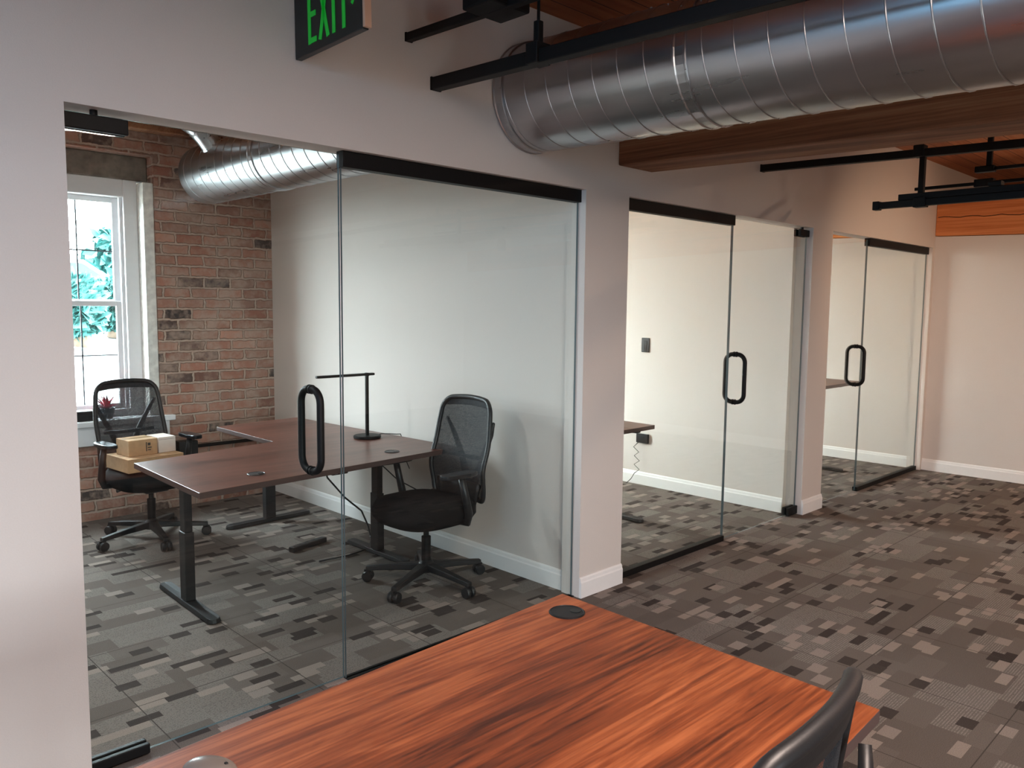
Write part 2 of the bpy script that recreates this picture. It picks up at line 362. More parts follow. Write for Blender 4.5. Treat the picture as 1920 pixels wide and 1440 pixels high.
# ------------------------------------------------------------------ room shell
obj('floor', MB().box((XL-.2, YBK-.2, -.15), (XE+.2, YB+.4, 0)), 'carpet', kind='structure')
obj('ceiling', MB().box((XL-.2, YBK-.2, CZ), (XE+.2, YB+.5, CZ+.15), sl=SL), 'deck', kind='structure')
w = MB()
xs = [XL, O1[0], O1[1], O2[0], O2[1], O3[0], O3[1], XE]
for i in range(0, 8, 2): w.box((xs[i], 0, 0), (xs[i+1], TH, HD))
w.add([(XL,0,HD),(XE,0,HD),(XE,TH,HD),(XL,TH,HD),(XL,0,CZ+.03),(XE,0,CZ+.03),(XE,TH,CZ+.03),(XL,TH,CZ+.03)], [(0,3,2,1),(4,5,6,7),(0,1,5,4),(1,2,6,5),(2,3,7,6),(3,0,4,7)])
obj('wall_left', w, 'paint', kind='structure')
w = MB().box((XR, YBK, 0), (XR+.14, 0, 2.33), sl=SL); obj('wall_right', w, 'paint', kind='structure')
obj('wall_office_end', MB().box((XR, TH, 0), (XR+.14, YB, 2.34), sl=SL), 'paint', kind='structure')
obj('wall_office_divider', MB().box((-.34, TH, 0), (-.22, YB, CZ+.01), sl=SL), 'paint', kind='structure')
obj('wall_office_divider', MB().box((2.23, TH, 0), (2.35, YB, CZ+.01), sl=SL), 'paint', kind='structure')
obj('wall_office_side', MB().box((-4.3, TH, 0), (-4.18, YB, CZ+.01), sl=SL), 'paint', kind='structure')
obj('wall_end', MB().box((XE, YBK, 0), (XE+.14, YB, CZ+.05), sl=SL), 'paint', kind='structure')
# brick wall with window openings
WZ0, WZ1 = .70, 2.70
wins = [(-2.42, -1.29), (.45, 1.55), (3.15, 4.25)]
w = MB(); a = XL
for x0, x1 in wins:
    w.box((a, YB, 0), (x0, YB+.38, 3.25)); w.box((x0, YB, 0), (x1, YB+.38, WZ0)); w.box((x0, YB, WZ1), (x1, YB+.38, 3.25)); a = x1
w.box((a, YB, 0), (XE, YB+.38, 3.25))
obj('wall_brick', w, 'brick', kind='structure')
# rear and side walls with window openings (behind the camera)
def wall_holes_y(name, y0, y1, holes, z0, z1, top, xa, xb, mat='paint'):
    w_ = MB(); a_ = xa
    for x0, x1 in holes:
        w_.box((a_, y0, 0), (x0, y1, top)); w_.box((x0, y0, 0), (x1, y1, z0)); w_.box((x0, y0, z1), (x1, y1, top)); a_ = x1
    w_.box((a_, y0, 0), (xb, y1, top)); return obj(name, w_, mat, kind='structure')
wall_holes_y('wall_back', YBK-.14, YBK, [(-4.95, -4.25), (-3.15, -2.45)], .65, 1.9, 2.9, XL, .6, 'brick')
obj('wall_back', MB().box((.6, YBK-.14, 0), (XE, YBK, 2.9)), 'paint', kind='structure')
w = MB().box((XL-.14, YBK, 0), (XL, -2.65, 3.0)).box((XL-.14, -2.65, 0), (XL, -.35, 1.85)).box((XL-.14, -2.65, 2.85), (XL, -.35, 3.0)).box((XL-.14, -.35, 0), (XL, YB, 3.15))
obj('wall_side', w, 'brick', kind='structure')

MATS['sky_dim_filter'] = tg = bpy.data.materials.new('sky_dim_filter'); tg.use_nodes = True; tg.node_tree.nodes.clear()  # filter added in the unseen side opening to dim and blue the sky light
_o = tg.node_tree.nodes.new('ShaderNodeOutputMaterial'); _t = tg.node_tree.nodes.new('ShaderNodeBsdfTransparent'); _t.inputs[0].default_value = (.060, .13, .19, 1); tg.node_tree.links.new(_t.outputs[0], _o.inputs[0])
t = thing('window_7', 'unseen transom window high on the side wall, blue tint added to dim its sky light', 'window', kind='structure')
obj('glass_pane', MB().add([(XL-.07, -2.65, 1.85), (XL-.07, -.35, 1.85), (XL-.07, -.35, 2.85), (XL-.07, -2.65, 2.85)], [(0, 1, 2, 3)]), 'sky_dim_filter', t)
obj('window_frame', MB().box((XL-.10, -2.65, 1.85), (XL-.04, -2.60, 2.85)).box((XL-.10, -.40, 1.85), (XL-.04, -.35, 2.85)).box((XL-.10, -2.6, 1.85), (XL-.04, -.40, 1.90)).box((XL-.10, -2.6, 2.80), (XL-.04, -.40, 2.85)), 'window_paint', t)
# baseboards: board with a small stepped cap
def baseboard(name, p0, p1, nrm, h=.115, t=.016):
    p0 = Vector((*p0, 0)); p1 = Vector((*p1, 0)); n_ = Vector((*nrm, 0))
    prof = [(0, 0), (t, 0), (t, h-.03), (t*.75, h-.022), (t*.6, h-.008), (t*.3, h), (0, h)]
    vs_ = []; k = len(prof)
    for q in (p0, p1):
        for d, z in prof: vs_.append(tuple(q+n_*d+Vector((0, 0, z))))
    mb = MB().add(vs_, [tuple(range(k)), tuple(reversed(range(k, 2*k)))]+[(i, (i+1)%k, k+(i+1)%k, k+i) for i in range(k)])
    return obj(name, mb, 'trim_paint', kind='structure')
baseboard('baseboard_left', (O1[1]-.0, 0), (O2[0]+.0, 0), (0, -1))
baseboard('baseboard_left', (O2[1], 0), (O3[0], 0), (0, -1))
baseboard('baseboard_right', (XR, 0), (XR, YBK), (-1, 0))
baseboard('baseboard_office', (-.34, TH), (-.34, YB), (-1, 0))
baseboard('baseboard_office', (2.23, TH), (2.23, YB), (-1, 0))
baseboard('baseboard_office', (XR, TH), (XR, YB), (-1, 0))
baseboard('baseboard_office', (-.22, TH), (-.22, YB), (1, 0))
baseboard('baseboard_office', (2.35, TH), (2.35, YB), (1, 0))

# ------------------------------------------------------------------ glazed fronts
GY = .055; GT = .006
def glass_slab(name, x0, x1, z0, z1, parent, y=GY):
    mb = MB().box((x0, y-GT, z0), (x1, y+GT, z1))
    mb.m = [1, 1, 0, 1, 0, 1]
    return obj(name, mb, ['glass', 'glass_edge'], parent)
def fixed_panel(n_, x0, x1, label):
    t = thing('window_%d' % n_, label, 'glass panel', (0, 0, 0), kind='structure')
    obj('head_channel', MB().box((x0, GY-.024, 2.155), (x1, GY+.024, HD)), 'black_metal', t, bevel=.002)
    obj('floor_channel', MB().box((x0, GY-.022, 0), (x1, GY+.022, .038 if n_ > 2 else .004)), 'black_metal', t, bevel=.002)
    glass_slab('glass_pane', x0+.004, x1-.004, .03 if n_ > 2 else .004, 2.17, t)
def patch(xa, xb, z0, z1, parent, nm):
    mb = MB().box((xa, GY-.028, z0), (xb, GY-.0065, z1)).box((xa, GY+.0065, z0), (xb, GY+.028, z1))
    o = obj(nm, mb, 'black_metal', parent, bevel=.004, seg=3)
    pv = (xa+xb)/2
    obj('pivot', MB().tube([(pv, GY, z1-.01 if z0 > 1 else 0), (pv, GY, HD if z0 > 1 else z0+.01)], .012, 12), 'black_metal', o)
    return o
def door(n_, x0, x1, hinge, label, hx, pl):
    t = thing('door_%d' % n_, label, 'door', (0, 0, 0), kind='structure')
    glass_slab('glass_pane', x0+.003, x1-.003, .012, 2.205, t)
    a_, b_ = (x0+.004, x0+pl) if hinge == 'l' else (x1-pl, x1-.004)
    patch(a_, b_, .006, .042 if n_ == 1 else .070, t, 'bottom_hinge_fitting'); patch(a_, b_, 2.150, 2.200, t, 'top_hinge_fitting')
    # ladder-less loop pull: two D bars joined through the glass
    hw, r_, z0, z1, rc = .074, .0150, .945 if n_ > 1 else .915, 1.305 if n_ > 1 else 1.277, .055
    z0 += r_; z1 -= r_
    pts = arc((hx, GY+hw-rc, z1-rc), rc, 0, PI/2, 7, 'yz')+arc((hx, GY-hw+rc, z1-rc), rc, PI/2, PI, 7, 'yz')+arc((hx, GY-hw+rc, z0+rc), rc, PI, 1.5*PI, 7, 'yz')+arc((hx, GY+hw-rc, z0+rc), rc, 1.5*PI, 2*PI, 7, 'yz')
    h_ = obj('handle', MB().tube(pts, r_, 14, closed=True), 'black_metal', t, smooth=True)
    ro = MB()
    for z in (z0, z1):
        for s_ in (-1, 1): ro.tube([(hx, GY+s_*.0065, z), (hx, GY+s_*.0125, z)], .019, 16)
    obj('washer', ro, 'black_metal', h_, smooth=False)
    return t
door(1, -2.86, -1.842, 'l', 'frameless glass door of the nearest office with black loop pull', -1.985, .20)
fixed_panel(2, -1.838, -.37, 'wide fixed glass panel of the nearest office under a black head channel')
fixed_panel(3, 0.0, 1.198, 'fixed glass panel of the middle office with black head and floor channels')
door(2, 1.202, 2.28, 'r', 'frameless glass door of the middle office with black loop pull', 1.30, .15)
door(3, 2.62, 3.418, 'l', 'frameless glass door of the farthest office with black loop pull', 3.30, .06)
fixed_panel(4, 3.422, 4.87, 'fixed glass panel of the farthest office beside the room corner')

# ------------------------------------------------------------------ window in brick wall
def sash_window(n_, x0, x1, z0, z1, yw, label):
    t = thing('window_%d' % n_, label, 'window', (0, 0, 0), kind='structure')
    cw = .10
    fr_ = MB().box((x0, yw-.03, z0), (x0+cw, yw+.08, z1)).box((x1-cw, yw-.03, z0), (x1, yw+.08, z1)).box((x0+cw, yw-.03, z1-.13), (x1-cw, yw+.08, z1)).box((x0+cw, yw-.03, z0), (x1-cw, yw+.08, z0+.05))
    obj('window_frame', fr_, 'window_paint', t, bevel=.006)
    st = MB().box((x0+cw, yw, z0+.05), (x0+cw+.022, yw+.03, z1-.13)).box((x1-cw-.022, yw, z0+.05), (x1-cw, yw+.03, z1-.13))
    obj('stop_bead', st, 'window_paint', t, bevel=.003)
    zm = 1.615
    for nm, a_, b_, yy in (('lower_sash', z0+.05, zm, yw+.03), ('upper_sash', zm-.03, z1-.13, yw+.062)):
        xa, xb = x0+cw, x1-cw; s_ = .055
        sm = MB().box((xa, yy, a_), (xa+s_, yy+.03, b_)).box((xb-s_, yy, a_), (xb, yy+.03, b_)).box((xa+s_, yy, a_), (xb-s_, yy+.03, a_+.04)).box((xa+s_, yy, b_-.04), (xb-s_, yy+.03, b_))
        so = obj(nm, sm, 'window_paint', t, bevel=.004)
        mu = MB(); zc = (a_+b_)/2
        nx = 3
        for k in range(1, nx): 
            xx = xa+s_+(xb-xa-2*s_)*k/nx; mu.box((xx-.005, yy+.012, a_+.04), (xx+.005, yy+.018, b_-.04))
        mu.box((xa+s_, yy+.012, zc-.005), (xb-s_, yy+.018, zc+.005))
        obj('muntin', mu, 'pot', so)
        g_ = MB().box((xa+s_, yy+.022, a_+.04), (xb-s_, yy+.026, b_-.04)); obj('glass_pane', g_, 'window_glass', so)
    return t
sash_window(1, -2.42, -1.37, .745, 2.52, YB+.16, 'white double-hung sash window in the brick wall of the nearest office')
sash_window(5, .45, 1.55, .745, 2.66, YB+.06, 'white sash window of the middle office')
sash_window(6, 3.15, 4.25, .745, 2.66, YB+.06, 'white sash window of the farthest office')
obj('trim_1', MB().box((-1.369, YB+.012, .745), (-1.291, YB+.30, 2.50)), 'plaster', kind='structure', bevel=.006)
obj('trim_2', MB().box((-2.42, YB+.125, 2.52), (-1.29, YB+.34, 2.70)), 'lintel_wood', kind='structure', bevel=.01)
obj('trim_3', MB().box((-2.55, YB-.055, .700), (-1.20, YB+.30, .742)), 'window_paint', kind='structure', bevel=.006)
obj('trim_4', MB().box((-2.50, YB-.035, .56), (-1.24, YB, .698)), 'window_paint', kind='structure', bevel=.004)
obj('trim_5', MB().box((-4.18, YB-.12, 2.86), (-.34, YB, 3.12)), 'beam_wood', kind='structure', bevel=.01)

# ------------------------------------------------------------------ timber beams and joists
def beam(x0, x1, y0, y1, z0, z1, mat, label, name='ceiling_beam', group=None):
    t = obj(name, MB().box((x0, y0, z0), (x1, y1, z1), sl=SL), mat, bevel=.008)
    return tag(t, label, 'beam', group)
beam(-.107, .20, YBK+.1, -.001, 2.376, 2.70, 'beam_wood', 'thick brown timber ceiling beam running beside the large round duct')
beam(XR-.015, XR+.26, YBK+.1, -.001, 2.335, 2.66, 'beam_orange', 'orange timber ceiling beam with a long crack on top of the far wall')
beam(XR-.015, XR+.26, TH+.001, YB-.01, 2.345, 2.66, 'beam_orange', 'orange timber beam end seen through the farthest glass door')
crack = MB().tube([(XR-.0155, -.02-.05*i, 2.515+SL*(-.02-.05*i)+.006*math.sin(i*1.3)+.004*math.sin(i*3.1)) for i in range(60)], .0035, 5)
cb = [o for o in bpy.data.objects if o.name.startswith('ceiling_beam')][1]
obj('crack', crack, 'black_metal', cb)

# ------------------------------------------------------------------ ducts
def spiral_duct(name, label, x, zc, r_, y0, y1, pitch=.13, capped=False, collars=()):
    t = thing(name, label, 'duct', (x, y0, zc+SL*y0))
    Ln = y1-y0; n_ = 64
    prof = []
    k = 60
    vs_ = []; fs = []
    for i in range(k+1):
        yy = Ln*i/k
        for j in range(n_):
            a_ = 2*PI*j/n_; vs_.append((r_*math.cos(a_), yy, r_*math.sin(a_)+SL*yy))
    for i in range(k):
        for j in range(n_): fs.append((i*n_+j, i*n_+(j+1)%n_, (i+1)*n_+(j+1)%n_, (i+1)*n_+j))
    mb = MB().add(vs_, fs)
    if capped: mb.add([vs_[k*n_+j] for j in range(n_)], [tuple(range(n_))])
    obj('duct_body', mb, 'galvanised', t, smooth=True)
    hp = []; st = 36; tot = int(Ln/pitch*st)
    for i in range(tot+1):
        yy = pitch*i/st; a_ = -2*PI*i/st
        hp.append(((r_+.0005)*math.cos(a_), yy, (r_+.0005)*math.sin(a_)+SL*yy))
    obj('spiral_seam', MB().tube(hp, .0032, 5), 'galvanised', t, smooth=True)
    for yy in collars:
        yl = yy-y0
        cm = MB(); pr = [(r_+.001, -.03), (r_+.007, -.028), (r_+.007, -.022), (r_+.003, -.018), (r_+.003, .018), (r_+.007, .022), (r_+.007, .028), (r_+.001, .03)]
        cm.lathe(pr, n=48)
        cm.f = cm.f[:-2]; cm.m = cm.m[:-2]
        cm.xf(Matrix.Translation((0, yl, SL*yl)) @ Matrix.Rotation(-PI/2, 4, 'X'))
        obj('duct_collar', cm, 'galvanised', t, smooth=False)
    return t
DX, DZ, DR = -.80, 2.60, .25
md = spiral_duct('spiral_duct', 'large galvanised spiral duct crossing the open room and entering the white wall', DX, DZ, DR, -6.9, -.001, collars=(-.035, -1.02))
# inspection cap / tap on top of the main duct
tp = MB().lathe([(.11, -.02), (.11, .10), (.125, .10), (.125, .115), (.10, .115)], (0, 0, 0), 32)
tp.xf(Matrix.Translation((-.02, 6.9-1.35, .235+SL*5.5)))
obj('branch_tap', tp, 'galvanised', md, smooth=False)
for i in range(16):
    yy = 6.9-1.0-random.uniform(-.25, .5); a_ = random.uniform(1.5, 2.6)
    obj('screw', MB().tube([((DR+.001)*math.cos(a_), yy, (DR+.001)*math.sin(a_)+SL*yy), ((DR+.004)*math.cos(a_), yy, (DR+.004)*math.sin(a_)+SL*yy)], .004, 6), 'brushed_metal', md)
_sl = SL; SL = 0.0
od = spiral_duct('spiral_duct', 'galvanised spiral duct with end cap inside the nearest office', -.97, 2.575, .215, TH+.001, 3.28, capped=True, collars=(2.15,))
SL = _sl
BY = 2.85-TH
pts = [(-2.05, 2.90), (-1.6, 2.90), (-1.38, 2.90), (-1.29, 2.885), (-1.21, 2.845), (-1.15, 2.79), (-1.10, 2.73), (-1.06, 2.67)]
pts = [(x+.97, BY, z-2.575) for x, z in pts]
obj('branch_duct', MB().tube(pts, .092, 32), 'galvanised', od, smooth=True)
for k in (2, 4, 6):
    q = Vector(pts[k]); q2 = Vector(pts[k-1]); d = (q2-q).normalized()
    obj('duct_collar', MB().tube([q-d*.008, q+d*.008], .097, 32), 'galvanised', od)
dm = MB().lathe([(.06, .04), (.10, .03), (.17, .008), (.18, 0), (.165, -.006), (.10, -.010), (.001, -.012)], (-2.10+.97, BY, .13), 40)
dm.tube([(-2.10+.97, BY, .16), (-2.10+.97, BY, .34)], .06, 24)
obj('air_diffuser', dm, 'white_plastic', od, smooth=False)
for yy in (1.2, 2.35):
    yl = yy-TH
    obj('hanger_strap', MB().tube([(0, yl, .215), (0, yl, CZ+SL*yy-2.575-.005)], .006, 8), 'brushed_metal', od)

# ------------------------------------------------------------------ black strut rails below the ceiling
def rail(label, x, y0, y1, z, s_, name='strut_rail', cat='rail', hang=(), group=None):
    t = thing(name, label, cat, (x, y1, z+SL*y1))
    mb = MB().box((-s_/2, y0-y1, -s_/2), (s_/2, -.001, s_/2), sl=SL)
    mb2 = MB(); mb2.v = mb.v; mb2.f = mb.f; mb2.m = mb.m
    obj('rail', mb2, 'black_metal', t, bevel=.004)
    obj('wall_cap', MB().box((-s_*.53, -.010, -s_*.53), (s_*.53, -.001, s_*.53)), 'black_metal', t)
    for yy in hang:
        yl = yy-y1; top = CZ+SL*yy-(z+SL*y1)
        hr = obj('hanger_rod', MB().tube([(0, yl, s_*.4+SL*yl), (0, yl, top)], .006, 8), 'black_metal', t)
        obj('clamp', MB().box((-s_*.75, yl-.03, -s_*.5+SL*yl), (s_*.75, yl+.03, s_*1.0+SL*yl)).box((-.014, yl-.014, s_*.9+SL*yl), (.014, yl+.014, s_*2.6+SL*yl)), 'black_metal', hr, bevel=.004)
    return t
rail('long black square rail ending on the white wall just left of the large duct', -1.39, -6.9, -.001, 2.556, .052, hang=(-.62, -3.2))
t = rail('thin black rail with a junction box, ending on the white wall nearest the exit sign', -1.535, -2.6, -.001, 2.718, .034, hang=(-2.0,))
obj('junction_box', MB().box((-.10, -.62, -.03), (.10, -.46, .09)), 'black_metal', t, bevel=.008)
r3 = rail('black rail under the ceiling between the middle glass door and the far wall', 1.46, -6.9, -.001, 2.556, .046, hang=(-1.02, -3.4))
# suspended light track hanging below the rail
def q(y): return 2.245+SL*0*y
t = thing('suspended_light_track', 'black suspended light track hanging below the rail near the far wall', 'light track', (1.46, -.77, 2.24))
obj('track', MB().box((-.020, -3.6, -.020), (.020, -.0, .020)), 'black_metal', t, bevel=.003)
obj('end_cap', MB().box((-.026, -.035, -.026), (.026, .004, .026)), 'black_metal', t, bevel=.003)
obj('driver_channel', MB().box((-.022, -3.5, .0205), (.022, -.145, .056)), 'black_metal', t, bevel=.003)
for yy in (-.268, -2.3): 
    obj('drop_post', MB().box((-.017, yy-.015, .056), (.017, yy+.015, .2915)), 'black_metal', t, bevel=.002)
    obj('clamp', MB().box((-.03, yy-.035, -.028), (.03, yy+.035, .03)), 'black_metal', t, bevel=.003)
for yy in (-.66, -1.7):
    hd = MB().lathe([(.0, 0), (.036, 0), (.040, .01), (.040, .09), (.02, .11), (.0, .11)], n=20).xf(Matrix.Translation((0, yy, -.13)))
    if yy < -1: obj('spot_head', hd, 'black_metal', t)
    obj('track_adapter', MB().box((-.03, yy-.035, .056), (.03, yy+.035, .085)), 'black_metal', t, bevel=.006)
t = thing('suspended_light_track', 'thinner black double track hanging behind the larger suspended light track', 'light track', (2.06, -.79, 2.405))
obj('track', MB().box((-.009, -3.4, -.010), (.009, 0, .010)), 'black_metal', t, bevel=.002)
obj('upper_track', MB().box((-.009, -3.4, .075), (.009, -.40, .095)), 'black_metal', t, bevel=.002)
obj('lower_box', MB().box((-.028, -.47, -.024), (.028, -.36, .024)), 'black_metal', t, bevel=.004)
obj('upper_box', MB().box((-.028, -.47, .066), (.028, -.36, .104)), 'black_metal', t, bevel=.004)
obj('drop_post', MB().box((-.015, -.45, .104), (.015, -.42, CZ+SL*-1.25-2.405)), 'black_metal', t, bevel=.002)
cbl = [(2.30, -1.18+.0, 3.0-.02), (2.28, -1.25, 2.93), (2.22, -1.33, 2.86), (2.16, -1.45, 2.80), (2.12, -1.6, 2.78), (2.10, -1.9, 2.80)]
tag(obj('ceiling_cable', MB().tube(cbl, .009, 8), 'black_plastic', smooth=True), 'dark loose cable drooping from the plank ceiling at the right', 'cable')

for x_, y_, z_, hx_, hy_, l_ in ((2.5, -3.08, 2.68, .045, .24, 'short linear ceiling lamp over the middle of the open room'), (-2.37, -2.72, 2.68, .62, .045, 'linear ceiling lamp above the foreground desk chair'), (6.6, -3.3, 2.62, .62, .045, 'unseen fill lamp added beyond the far wall'), (-3.2, 1.7, 2.72, .57, .045, 'unseen fill lamp added in the nearest office, left of its door')):
    t = thing('linear_or_fill_lamp', l_, 'ceiling lamp', (x_, y_, z_))  # far-wall and office fixtures are added to hold the fill lights
    obj('lamp_housing', MB().box((-hx_, -hy_, .004), (hx_, hy_, .06)), 'black_metal', t, bevel=.004)
    for s_ in (-.8, .8):
        px_, py_ = (s_*hx_, 0) if hx_ > hy_ else (0, s_*hy_)
        obj('hanger_rod', MB().tube([(px_, py_, .06), (px_, py_, CZ-z_+SL*(y_+py_)-.004)], .005, 8), 'black_metal', t)
t = thing('wall_switch', 'wall switch with a conduit on the rear wall, mirrored in the glass', 'light switch', (6.36, YBK, 1.30))
obj('switch_box', MB().box((-.055, .0005, -.07), (.055, .05, .07)), 'brushed_metal', t, bevel=.004)
obj('conduit', MB().tube([(0, .02, .07), (0, .02, 1.52)], .012, 10), 'brushed_metal', t)
# ------------------------------------------------------------------ exit sign (flag mounted on the wall)
t = thing('exit_sign', 'black illuminated exit sign with green letters projecting from the white wall', 'exit sign', (-2.06, -.004, 2.514))
ang = math.atan2(.045, .455)
t.rotation_euler = (-SL*1.0, 0, 0)
Lx, Hz = .445, .31
obj('sign_body', MB().box((-.002, -Lx, 0), (.024, 0, Hz)), 'sign_black', t, bevel=.003)
obj('sign_edge', MB().box((-.002, -Lx-.014, .004), (.026, -Lx-.0005, Hz)), 'copper_edge', t, bevel=.002)
def strokes(segs, wv, name):
    mb = MB()
    for (y0, z0, y1, z1) in segs:
        a_ = Vector((0, -y0, z0)); b_ = Vector((0, -y1, z1)); d = (b_-a_).normalized(); n_ = Vector((0, -d.z, d.y))*wv/2
        vs_ = []
        for xx in (-.004, -.0022):
            for q_ in (a_-n_, b_-n_, b_+n_, a_+n_): vs_.append((xx, q_.y, q_.z))
        mb.add(vs_, [(0,1,2,3),(7,6,5,4),(0,4,5,1),(1,5,6,2),(2,6,7,3),(3,7,4,0)])
    return obj(name, mb, 'exit_green', t)
zb, zt = .030, .235; zm_ = (zb+zt)/2
strokes([(.108, zb, .108, zt), (.116, zb+.011, .155, zb+.011), (.116, zm_, .152, zm_), (.116, zt-.011, .155, zt-.011)], .019, 'letter_e')
strokes([(.178, zb, .232, zt), (.232, zb, .178, zt)], .019, 'letter_x')
strokes([(.270, zb, .270, zt)], .019, 'letter_i')
strokes([(.334, zb, .334, zt), (.304, zt-.010, .364, zt-.010)], .019, 'letter_t')
strokes([(.385, zm_-.035, .415, zm_), (.415, zm_, .385, zm_+.035)], .013, 'arrow')

# ------------------------------------------------------------------ desks
def t_leg(parent, x, y, ang_, half, ztop, beam_=True):
    M = Matrix.Translation((x, y, 0)) @ Matrix.Rotation(ang_, 4, 'Z')
    ft = MB(); w0, w1 = .036, .036
    poly = []
    for s_, c_ in ((1, half), (-1, -half)):
        for k in range(7):
            a_ = -PI/2+PI*k/6 if s_ > 0 else PI/2+PI*k/6
            poly.append((c_-s_*.036+.036*math.cos(a_), .036*math.sin(a_)))
    n_ = len(poly)
    ft.prism(poly, .006, .03)
    for i in range(n_, 2*n_):
        x_, y_, z_ = ft.v[i]; ft.v[i] = (x_*.985, y_*.85, .048-.022*(abs(x_)/half)**2)
    lg = obj('leg', MB().box((-.040, -.026, .03), (.040, .026, .40)).box((-.034, -.021, .40), (.034, .021, ztop-.025)).xf(M), 'black_powder', parent, bevel=.004)
    obj('foot', ft.xf(M), 'black_powder', lg, bevel=.003)
    for s_ in (-1, 1): obj('levelling_pad', MB().lathe([(.018, 0), (.018, .007)], (s_*(half-.05), 0, 0), 14).xf(M), 'black_plastic', lg)
    obj('top_bracket', MB().box((-half*.8, -.03, ztop-.028), (half*.8, .03, ztop-.002)).xf(M), 'black_powder', lg, bevel=.003)
    return lg
def desk(name, label, poly, z, legs, mat, grommets=(), th=.030, edge=None, beams=()):
    ox, oy = poly[0]; t_ = thing(name, label, 'desk', (ox, oy, 0))
    loc_ = lambda p_: (p_[0]-ox, p_[1]-oy)
    mb = MB().prism([loc_(p_) for p_ in poly], z-th, z)
    if edge: mb.m = [0, 0]+[1]*len(poly)
    obj('desktop', mb, [mat]+([edge] if edge else []), t_, bevel=.002)
    for (x, y, a_, h_) in legs:
        lx, ly = loc_((x, y)); t_leg(t_, lx, ly, a_, h_, z-th)
    for (p_, q_) in beams:
        a_ = Vector((*loc_(p_), z-th-.022)); b_ = Vector((*loc_(q_), z-th-.022))
        d = (b_-a_).normalized(); n_ = Vector((-d.y, d.x, 0))*.02
        obj('crossbar', MB().prism([tuple((a_-n_).xy), tuple((b_-n_).xy), tuple((b_+n_).xy), tuple((a_+n_).xy)], z-th-.045, z-th-.004), 'black_powder', t_, bevel=.002)
    for (x, y, r_) in grommets:
        lx, ly = loc_((x, y))
        g_ = obj('grommet', MB().lathe([(r_, -.02), (r_, .002), (r_*.93, .004), (r_*.9, .0025), (0.001, .0025)], (lx, ly, z), 32), 'black_plastic', t_, smooth=False)
        obj('grommet_slot', MB().lathe([(r_*.3, .0026), (r_*.3, .0042)], (lx+r_*.42, ly-r_*.25, z), 20), 'sign_black', g_)
    return t_
plain('edge_dark', (.075, .045, .040), .4)
near_poly = [(-1.872, -1.217), (-3.70, -1.312), (-3.745, -2.262), (-1.890, -2.170)]
desk('desk', 'orange walnut desk in the foreground with a black round grommet', near_poly, .73,
     [(-2.12, -1.70, PI/2, .36), (-3.45, -1.79, PI/2, .36)], 'walnut_near', [(-1.975, -1.328, .052)], edge='edge_dark', beams=[((-2.12, -1.70), (-3.45, -1.79))])
l_poly = [(-2.137, .797), (-.435, .945), (-.53, 2.765), (-1.20, 2.70), (-1.205, 1.865), (-2.105, 1.722)]
desk('l_shaped_desk', 'dark walnut L-shaped desk with a black lamp in the nearest glass office', l_poly, .73,
     [(-1.975, 1.36, PI/2-.03, .37), (-.72, 1.42, PI/2, .33), (-.86, 2.60, .03, .34)], 'walnut_office', [(-1.745, 1.02, .045), (-.85, 1.075, .045)], edge='edge_dark',
     beams=[((-1.975, 1.36), (-.72, 1.42)), ((-.72, 1.42), (-.86, 2.60))])
desk('desk', 'walnut desk end visible in the middle office behind the white column', [(-.18, .672), (1.268, .685), (1.30, 1.42), (-.18, 1.40)], .73,
     [(1.16, 1.02, PI/2, .33), (.0, 1.02, PI/2, .33)], 'walnut_office', edge='edge_dark', beams=[((1.16, 1.02), (.0, 1.02))])
desk('desk', 'raised walnut standing desk in the farthest office', [(2.95, .42), (4.35, .43), (4.48, 1.15), (2.95, 1.15)], .90,
     [(4.18, .78, PI/2, .30), (3.1, .78, PI/2, .30)], 'walnut_office', edge='edge_dark', beams=[((4.18, .78), (3.1, .78))])

